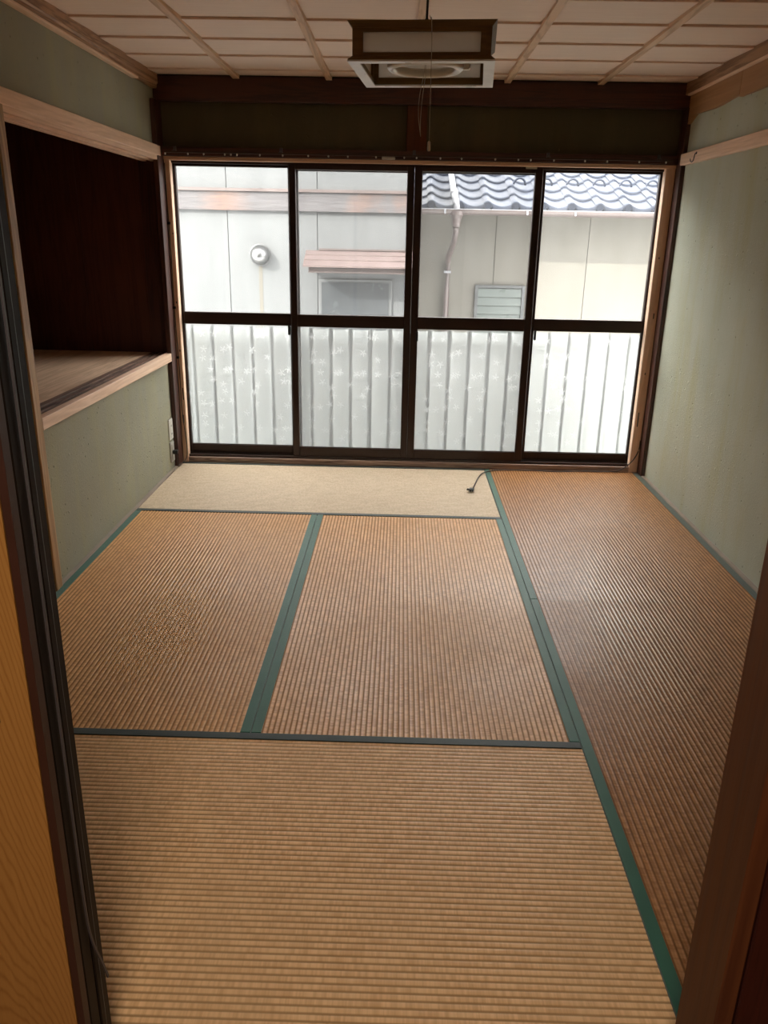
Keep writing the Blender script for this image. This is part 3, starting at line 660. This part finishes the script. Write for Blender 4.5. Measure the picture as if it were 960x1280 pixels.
# ------------------------------------------------------------------ doorway: sliding doors at the left, post at the right
d2 = thing('door_2', (0.4, -0.017, 0), kind='structure')                 # room-side door, black lacquered frame
make('black_stile', B(0.806, 0.840, -0.034, -0.001, 0.0, 1.772, 0.002), 'lacquer_black', d2)
make('door_leaf', B(-0.04, 0.806, -0.029, -0.005, 0.0, 1.772), 'hall_wall', d2)
make('edge_groove', B(0.8395, 0.8405, -0.0215, -0.0195, 0.004, 1.77), 'strip_grey', d2)
d3 = thing('door_3', (0.4, -0.055, 0), kind='structure')                 # middle, shadowed stile
make('dark_stile', B(0.806, 0.8395, -0.068, -0.038, 0.0, 1.772, 0.002), 'lacquer_black', d3)
make('door_leaf', B(-0.04, 0.806, -0.064, -0.040, 0.0, 1.772), 'hall_wall', d3)
bm = bmesh.new(); pts = smooth_path([(0.8415,-0.045,1.70),(0.8415,-0.046,1.0),(0.842,-0.047,0.60),(0.842,-0.046,0.36),(0.843,-0.040,0.28),(0.845,-0.020,0.21),(0.8455,-0.008,0.168)], 5)
for i in range(len(pts)-1):
    a, b = pts[i], pts[i+1]
    vs = [bm.verts.new((p.x+dx, p.y+dy, p.z)) for p in (a, b) for dx, dy in ((0,-0.0022),(0.0022,-0.0022),(0.0022,0.0022),(0,0.0022))]
    for f in ((0,1,5,4),(1,2,6,5),(2,3,7,6),(3,0,4,7)): bm.faces.new([vs[q] for q in f])
bmesh.ops.remove_doubles(bm, verts=bm.verts[:], dist=1e-6); bm.faces.ensure_lookup_table(); bmesh.ops.holes_fill(bm, edges=bm.edges[:], sides=4)
make('loose_seal_strip', bm, 'weather_strip', d3)
d1 = thing('door_1', (0.4, -0.085, 0), kind='structure')                 # hall-side door with woodgrain face
make('edge_strip', B(0.8285, 0.8395, -0.089, -0.070, 0.0, 1.772, 0.001), 'door_edge_red', d1)
make('face_board', B(-0.05, 0.828, -0.090, -0.071, 0.0, 1.772), 'door_board', d1)
fp = make('finger_pull', B(0.728, 0.786, -0.0925, -0.0885, 0.702, 0.86, 0.0012), 'black_plastic', d1)
st('trim_16', B(-0.10, 1.776, -0.10, 0.0, 1.775, 1.83, 0.002), 'wood_reddish_z')
st('trim_17', B(-0.10, 1.773, -0.115, -0.003, -0.06, -0.003), 'wood_tan_x')
st('trim_19', B(-0.10, -0.052, -0.10, 0.0, -0.055, 1.83), 'wood_reddish_z')
po = thing('trim_18', (1.83, -0.058, 0), kind='structure')
make('inner_face', B(1.7735, 1.800, -0.116, -0.001, -0.055, 1.83, 0.003), 'wood_reddish_z', po)
make('front_face', B(1.8005, 1.915, -0.118, -0.001, -0.055, 1.83, 0.002), 'wood_front_red', po)
bm = bmesh.new(); lathe(bm, [(0.010,-0.1195),(0.007,-0.118),(0.002,-0.117)], (1.845,-0.0005,0.325), 'y', 14); make('wood_knot', bm, 'wood_pale_z', po)

# hall behind the viewer
st('floor_hall', B(-1.2, 3.0, -2.7, -0.116, -0.12, -0.004), 'hall_floor')
hw = thing('wall_hall', (0.9, -1.4, 0), kind='structure')
make('side_wall', B(-1.25, -1.15, -2.7, -0.02, -0.1, 2.15), 'hall_wall', hw); make('side_wall', B(2.9, 3.0, -2.7, -0.02, -0.1, 2.15), 'hall_wall', hw)
make('back_wall', B(-1.2, 3.0, -2.7, -2.6, -0.1, 2.15), 'hall_wall', hw)
st('ceiling_hall', B(-1.25, 3.0, -2.75, -0.10, 2.12, 2.16), 'hall_wall')
st('roof', B(-1.3, 3.05, -2.75, 3.84, 2.17, 2.26), 'roof_slab')
st('upper_sky_blocker', B(0.95, 3.05, -2.75, 3.84, 2.26, 4.6), 'roof_slab')  # unseen block added to cut skylight on the neighbours' walls
st('wall_outer', B(-1.25, -1.0, -0.1, 3.80, -0.1, 2.17), 'roof_slab')

# ------------------------------------------------------------------ outside: ledge, corrugated fence
st('balcony', B(-1.3, 4.2, 3.80, 4.26, -0.35, -0.20), 'concrete')
fe = thing('corrugated_fence', (1.4, 4.15, -0.2), 'translucent white corrugated sheet screen outside the lower window panes', 'fence')
def sheet(x0, x1):
    bm = bmesh.new(); prof = []; x = x0
    P0 = 0.126; n = round((x1-x0)/P0)
    for i in range(n):
        for u, d in ((0.0, -0.03), (0.11, -0.03), (0.15, 0.024), (0.19, 0.031), (0.30, 0.034), (0.5, 0.035), (0.70, 0.034), (0.81, 0.031), (0.85, 0.024), (0.89, -0.03)): prof.append((x0+(i+u)*P0, 4.16-d))
    prof.append((x0+n*P0, 4.16)); a = [bm.verts.new((p[0], p[1], -0.12)) for p in prof]; b = [bm.verts.new((p[0], p[1], 0.752)) for p in prof]
    for i in range(len(prof)-1): bm.faces.new((a[i], a[i+1], b[i+1], b[i]))
    return bm
x0 = 0.16 + 0.126*0.5 - 0.126*9
for k in range(4): make('corrugated_sheet', sheet(x0 + k*8*0.126, x0 + (k+1)*8*0.126), 'fence_sheet', fe, smooth=True)
for k in range(33): 
    xv = x0 + k*0.126
    if k == 0: sm = make('valley_light_block', B(xv-0.015, xv+0.015, 4.1912, 4.194, -0.12, 0.752), 'alu_grey', fe); sx = xv  # opaque strip added behind each valley to block light and darken it
    else: q = sm.copy(); C.objects.link(q); q.location.x += xv - sx
for z in (0.70, -0.10): make('rail', B(-1.0, 3.2, 4.195, 4.222, z, z+0.035, 0.002), 'alu_grey', fe)
for x in (-0.95, 0.59, 1.325, 2.09, 3.15): make('post', B(x, x+0.035, 4.222, 4.252, -0.2, 0.735, 0.002), 'alu_grey', fe)

# ------------------------------------------------------------------ neighbour's white wall (left)
st('ground', B(-9, 14, 3.84, 16, -3.5, -3.4), 'concrete')
nh = thing('neighbour_house', (-1.3, 7.4, -3.4), 'white stucco house wall with weathered wooden band, seen through the left sashes', 'house')
for a, b in ((-4.0, -1.62), (-1.614, -0.163), (-0.157, 0.583), (0.589, 1.365)): make('wall_panel', B(a, b, 6.0, 6.9, -3.4, 2.3), 'stucco_white', nh)
make('wall_core', B(-3.9, 1.35, 6.02, 6.88, -3.4, 2.25), 'stucco_white', nh)
make('wooden_band', B(-4.0, 1.370, 5.965, 5.999, 1.49, 1.635, 0.003), 'band_wood', nh)
make('band_cap', B(-4.0, 1.372, 5.945, 5.999, 1.636, 1.660, 0.002), 'gutter_brown', nh)
make('rust_streak', B(0.088, 0.118, 5.9985, 6.0, 0.40, 1.07), 'rust_stain', nh)
bm = bmesh.new(); prism(bm, [(5.85,2.30),(6.95,2.30),(6.95,2.48),(5.85,2.35)], 'x', -4.3, 1.37); make('roof', bm, 'gutter_brown', nh)
vh = thing('vent_hood', (0.103, 5.99, 1.143), 'round shiny metal dome vent hood on the white neighbouring wall', 'vent')
bm = bmesh.new(); lathe(bm, [(0.088,-0.0005),(0.088,-0.014),(0.084,-0.016)], (0.103,6.0,1.143), 'y', 32); make('flange', bm, 'alu_grey', vh)
bm = bmesh.new(); lathe(bm, [(0.080*math.cos(a), -0.016-0.105*math.sin(a)) for a in [i*math.pi/2/9 for i in range(9)]] + [(0.002,-0.121)], (0.103,6.0,1.143), 'y', 32); make('dome', bm, 'dome_metal', vh, smooth=True)
aw = thing('window_awning', (0.85, 5.9, 1.05), 'flat brown metal awning above the dark neighbouring window', 'awning')
bm = bmesh.new(); vs = [bm.verts.new(p) for p in ((0.49,6.0,1.190),(1.40,6.0,1.190),(1.44,5.66,1.078),(0.50,5.66,1.078),(0.49,6.0,1.182),(1.40,6.0,1.182),(1.44,5.66,1.066),(0.50,5.66,1.066))]
for f in ((0,1,2,3)[::-1],(4,5,6,7),(3,2,6,7),(0,3,7,4),(1,0,4,5),(2,1,5,6)): bm.faces.new([vs[i] for i in f])
bmesh.ops.recalc_face_normals(bm, faces=bm.faces[:]); make('top_sheet', bm, 'awning_brown', aw)
for t_ in (0.33, 0.66):
    y = 6.0-0.34*t_; z = 1.190-0.112*t_; make('seam', B(0.495, 1.41, y-0.004, y+0.004, z-0.002, z+0.009, 0.001), 'awning_brown', aw)
make('fascia', B(0.54, 1.40, 5.70, 5.995, 1.022, 1.062, 0.002), 'gutter_brown', aw)
make('wall_flashing', B(0.60, 1.35, 5.985, 5.999, 1.190, 1.206, 0.002), 'gutter_brown', aw)
nw = thing('house_window', (0.9, 6.0, 0.3), 'dark frosted window under the awning on the white wall', 'window')
make('recess_frame', B(0.590, 1.215, 5.985, 5.999, 0.24, 0.960, 0.002), 'stucco_white', nw)
make('pane', B(0.618, 1.187, 5.980, 5.986, 0.27, 0.935), 'dark_glass', nw)

# ------------------------------------------------------------------ neighbour's tiled single-storey wing (right)
hw2 = thing('tiled_house', (3.6, 8.5, -3.4), 'cream stucco wing with grey-blue tiled roof seen through the right sashes', 'house')
seams = [1.372, 2.175, 3.055, 4.0, 5.2, 7.5]
for a, b in zip(seams[:-1], seams[1:]): make('wall_panel', B(a+0.003, b-0.003, 7.0, 7.1, -3.4, 1.56), 'stucco_cream', hw2)
make('wall_core', B(1.38, 7.5, 7.02, 10.0, -3.4, 1.5), 'stucco_cream', hw2)
make('soffit', B(1.38, 7.6, 6.60, 7.1, 1.535, 1.555), 'stucco_cream', hw2)
TW, TR, SL = 0.2465, 0.222, math.atan(0.385)
bm = bmesh.new(); vs = [bm.verts.new(p) for p in ((1.38,6.60,1.550),(7.6,6.60,1.550),(7.6,10.6,1.550+4*0.385),(1.38,10.6,1.550+4*0.385),(1.38,6.60,1.53),(7.6,6.60,1.53),(7.6,10.6,1.53+4*0.385),(1.38,10.6,1.53+4*0.385))]
for f in ((3,2,1,0),(4,5,6,7),(0,1,5,4),(1,2,6,5),(2,3,7,6),(3,0,4,7)): bm.faces.new([vs[i] for i in f])
bmesh.ops.recalc_face_normals(bm, faces=bm.faces[:]); make('roof_deck', bm, 'gutter_brown', hw2)
def tile_h(u):   # cross profile of one pan tile, u in 0..1: rounded hump on the left, trough on the right
    if u < 0.30: return 0.030 + 0.020*math.sin(math.pi*u/0.30) - 0.0
    t_ = (u-0.30)/0.70; return 0.030 - 0.028*math.sin(math.pi*t_*0.92)
def tile_mesh(eave):
    bm = bmesh.new(); n = 18; L_ = 0.27; th = 0.014; rows = [(0.0, 0.022), (0.02, 0.024), (L_, 0.004)]
    g = []
    for l, lift in rows: g.append([bm.verts.new((TW*1.02*k/n, l, tile_h(k/n)+lift)) for k in range(n+1)])
    for i in range(2):
        for k in range(n): bm.faces.new((g[i][k], g[i][k+1], g[i+1][k+1], g[i+1][k]))
    lowd = 0.050 if eave else th
    low = [bm.verts.new((TW*1.02*k/n, 0.0, tile_h(k/n)+0.022-(lowd if not eave else (0.052 if k/n > 0.3 else 0.03)))) for k in range(n+1)]
    for k in range(n): bm.faces.new((low[k], low[k+1], g[0][k+1], g[0][k]))
    for f in bm.faces: f.smooth = True
    if eave:   # round end disc under the hump and pressed pattern on the trough drop
        lathe(bm, [(0.036,0.0),(0.038,-0.008),(0.030,-0.012),(0.028,-0.008)], (0.037, -0.001, 0.040), 'y', 20)
        for u in (0.44, 0.56, 0.68, 0.80):
            box(bm, TW*u-0.010, TW*u+0.010, -0.004, 0.0, tile_h(u)-0.010, tile_h(u)-0.002)
    bmesh.ops.recalc_face_normals(bm, faces=bm.faces[:])
    me = bpy.data.meshes.new('roof_tile'); bm.to_mesh(me); bm.free(); me.materials.append(MATS['glazed_tile']); return me
te, tm = tile_mesh(True), tile_mesh(False)
bm = bmesh.new(); pts = [(0.5*TW+0.055*math.cos(a), 0.095, 0.045+0.062*math.sin(a)) for a in [math.pi*i/12 for i in range(13)]]
tube(bm, pts, 0.010, 8); gm = bpy.data.meshes.new('snow_guard'); bm.to_mesh(gm); bm.free(); gm.materials.append(MATS['glazed_tile'])
for p in gm.polygons: p.use_smooth = True
WMi = WM[hw2.name].inverted()
for r_ in range(8):
    for c_ in range(13):
        x = 1.545 - TW*0.15 + (c_-1)*TW + 0.0; dy = r_*TR*math.cos(SL); dz = r_*TR*math.sin(SL)
        loc = Vector((x, 6.56+dy, 1.565-0.015+dz))
        if x + TW < 1.36 or x > 4.4: continue
        o = bpy.data.objects.new('roof_tile', te if r_ == 0 else tm); C.objects.link(o); o.parent = hw2
        o.location = WMi @ loc; o.rotation_euler = (SL + random.uniform(-.008,.008), 0, random.uniform(-.006,.006))
        if r_ == 2 and c_ > 3 - 0:
            q = bpy.data.objects.new('snow_guard', gm); C.objects.link(q); q.parent = o
gu = thing('gutter', (4.4, 6.5, 1.50), 'brown half-round gutter along the eave of the tiled roof', 'gutter')
bm = bmesh.new(); arc = [(6.515+0.045*math.cos(a), 1.545+0.045*math.sin(a)) for a in [math.pi+math.pi*i/10 for i in range(11)]]; arc2 = [(6.515+0.041*math.cos(a), 1.545+0.041*math.sin(a)) for a in [2*math.pi-math.pi*i/10 for i in range(11)]]
prism(bm, arc+arc2, 'x', 1.38, 7.6); make('trough', bm, 'gutter_brown', gu)
make('bright_lip', B(1.38, 7.6, 6.466, 6.474, 1.545, 1.551), 'pvc_white', gu)
for x in (1.66, 2.38, 2.80, 3.52, 4.2):
    bm = bmesh.new(); box(bm, x-0.008, x+0.008, 6.462, 6.468, 1.520, 1.552, 0.001); lathe(bm, [(0.008,-0.0),(0.008,-0.008),(0.004,-0.010)], (x,6.462,1.515), 'y', 10); make('gutter_clip', bm, 'pvc_white', gu)
dn = thing('downpipe', (1.72, 6.55, -3.4), 'brown rainwater pipe with funnel head running down the cream wall', 'pipe')
bm = bmesh.new(); lathe(bm, [(0.060,1.532),(0.060,1.500),(0.045,1.470),(0.036,1.43),(0.036,1.40)], (1.765,6.515,0), 'z', 20); make('funnel_head', bm, 'gutter_brown', dn)
bm = bmesh.new(); tube(bm, [(1.765,6.515,1.41),(1.765,6.52,1.35),(1.755,6.60,1.27),(1.732,6.88,1.14),(1.730,6.945,1.08),(1.730,6.95,0.8),(1.730,6.95,-3.4)], 0.026, 14); make('pipe', bm, 'gutter_brown', dn, smooth=True)
for z in (0.99, -0.6, -2.2): make('pipe_clip', B(1.698, 1.762, 6.915, 6.999, z, z+0.022, 0.002), 'pvc_white', dn)
wp = thing('roof_pipe', (1.72, 6.7, 1.60), 'white plastic pipe running down over the roof tiles to the gutter', 'pipe')
bm = bmesh.new(); tube(bm, smooth_path([(1.735,8.2,2.29),(1.735,7.4,1.985),(1.738,6.75,1.735),(1.745,6.58,1.655),(1.760,6.52,1.60),(1.765,6.515,1.53)], 4), 0.028, 14); make('pipe', bm, 'pvc_white', wp, smooth=True)
bm = bmesh.new(); tube(bm, [(1.742,6.66,1.70),(1.745,6.60,1.672)], 0.035, 16); make('coupling', bm, 'pvc_white', wp, smooth=True)
wp2 = thing('cross_pipe', (1.72, 7.42, 1.98), 'thin white pipe lying across the tiles near the roof edge of view', 'pipe')
bm = bmesh.new(); tube(bm, [(1.38,7.42,2.015),(2.05,7.42,2.015)], 0.016, 12); make('pipe', bm, 'pvc_white', wp2, smooth=True)
bm = bmesh.new(); tube(bm, [(2.03,7.42,2.015),(2.065,7.42,2.015)], 0.024, 12); make('end_cap', bm, 'pvc_white', wp2, smooth=True)
lv = thing('louvre_window', (2.25, 7.0, 0.1), 'grey louvred glass window low on the cream wall', 'window')
for q in ((2.005, 2.035, 0.18, 0.885), (2.455, 2.485, 0.18, 0.885)): make('frame_stile', B(q[0], q[1], 6.965, 6.999, q[2], q[3], 0.002), 'alu_grey', lv)
for q in ((0.18, 0.21), (0.86, 0.885)): make('frame_rail', B(2.035, 2.455, 6.965, 6.999, q[0], q[1], 0.002), 'alu_grey', lv)
make('dark_backing', B(2.035, 2.455, 6.993, 6.9985, 0.21, 0.86), 'dark_glass', lv)
for i in range(8):
    z = 0.215 + i*0.080; bm = bmesh.new(); box(bm, 2.036, 2.454, -0.003, 0.003, 0.0, 0.078)
    bm.transform(Matrix.Translation((0, 6.970, z)) @ Matrix.Rotation(math.radians(-12), 4, 'X')); make('louvre_slat', bm, 'louvre_glass', lv)
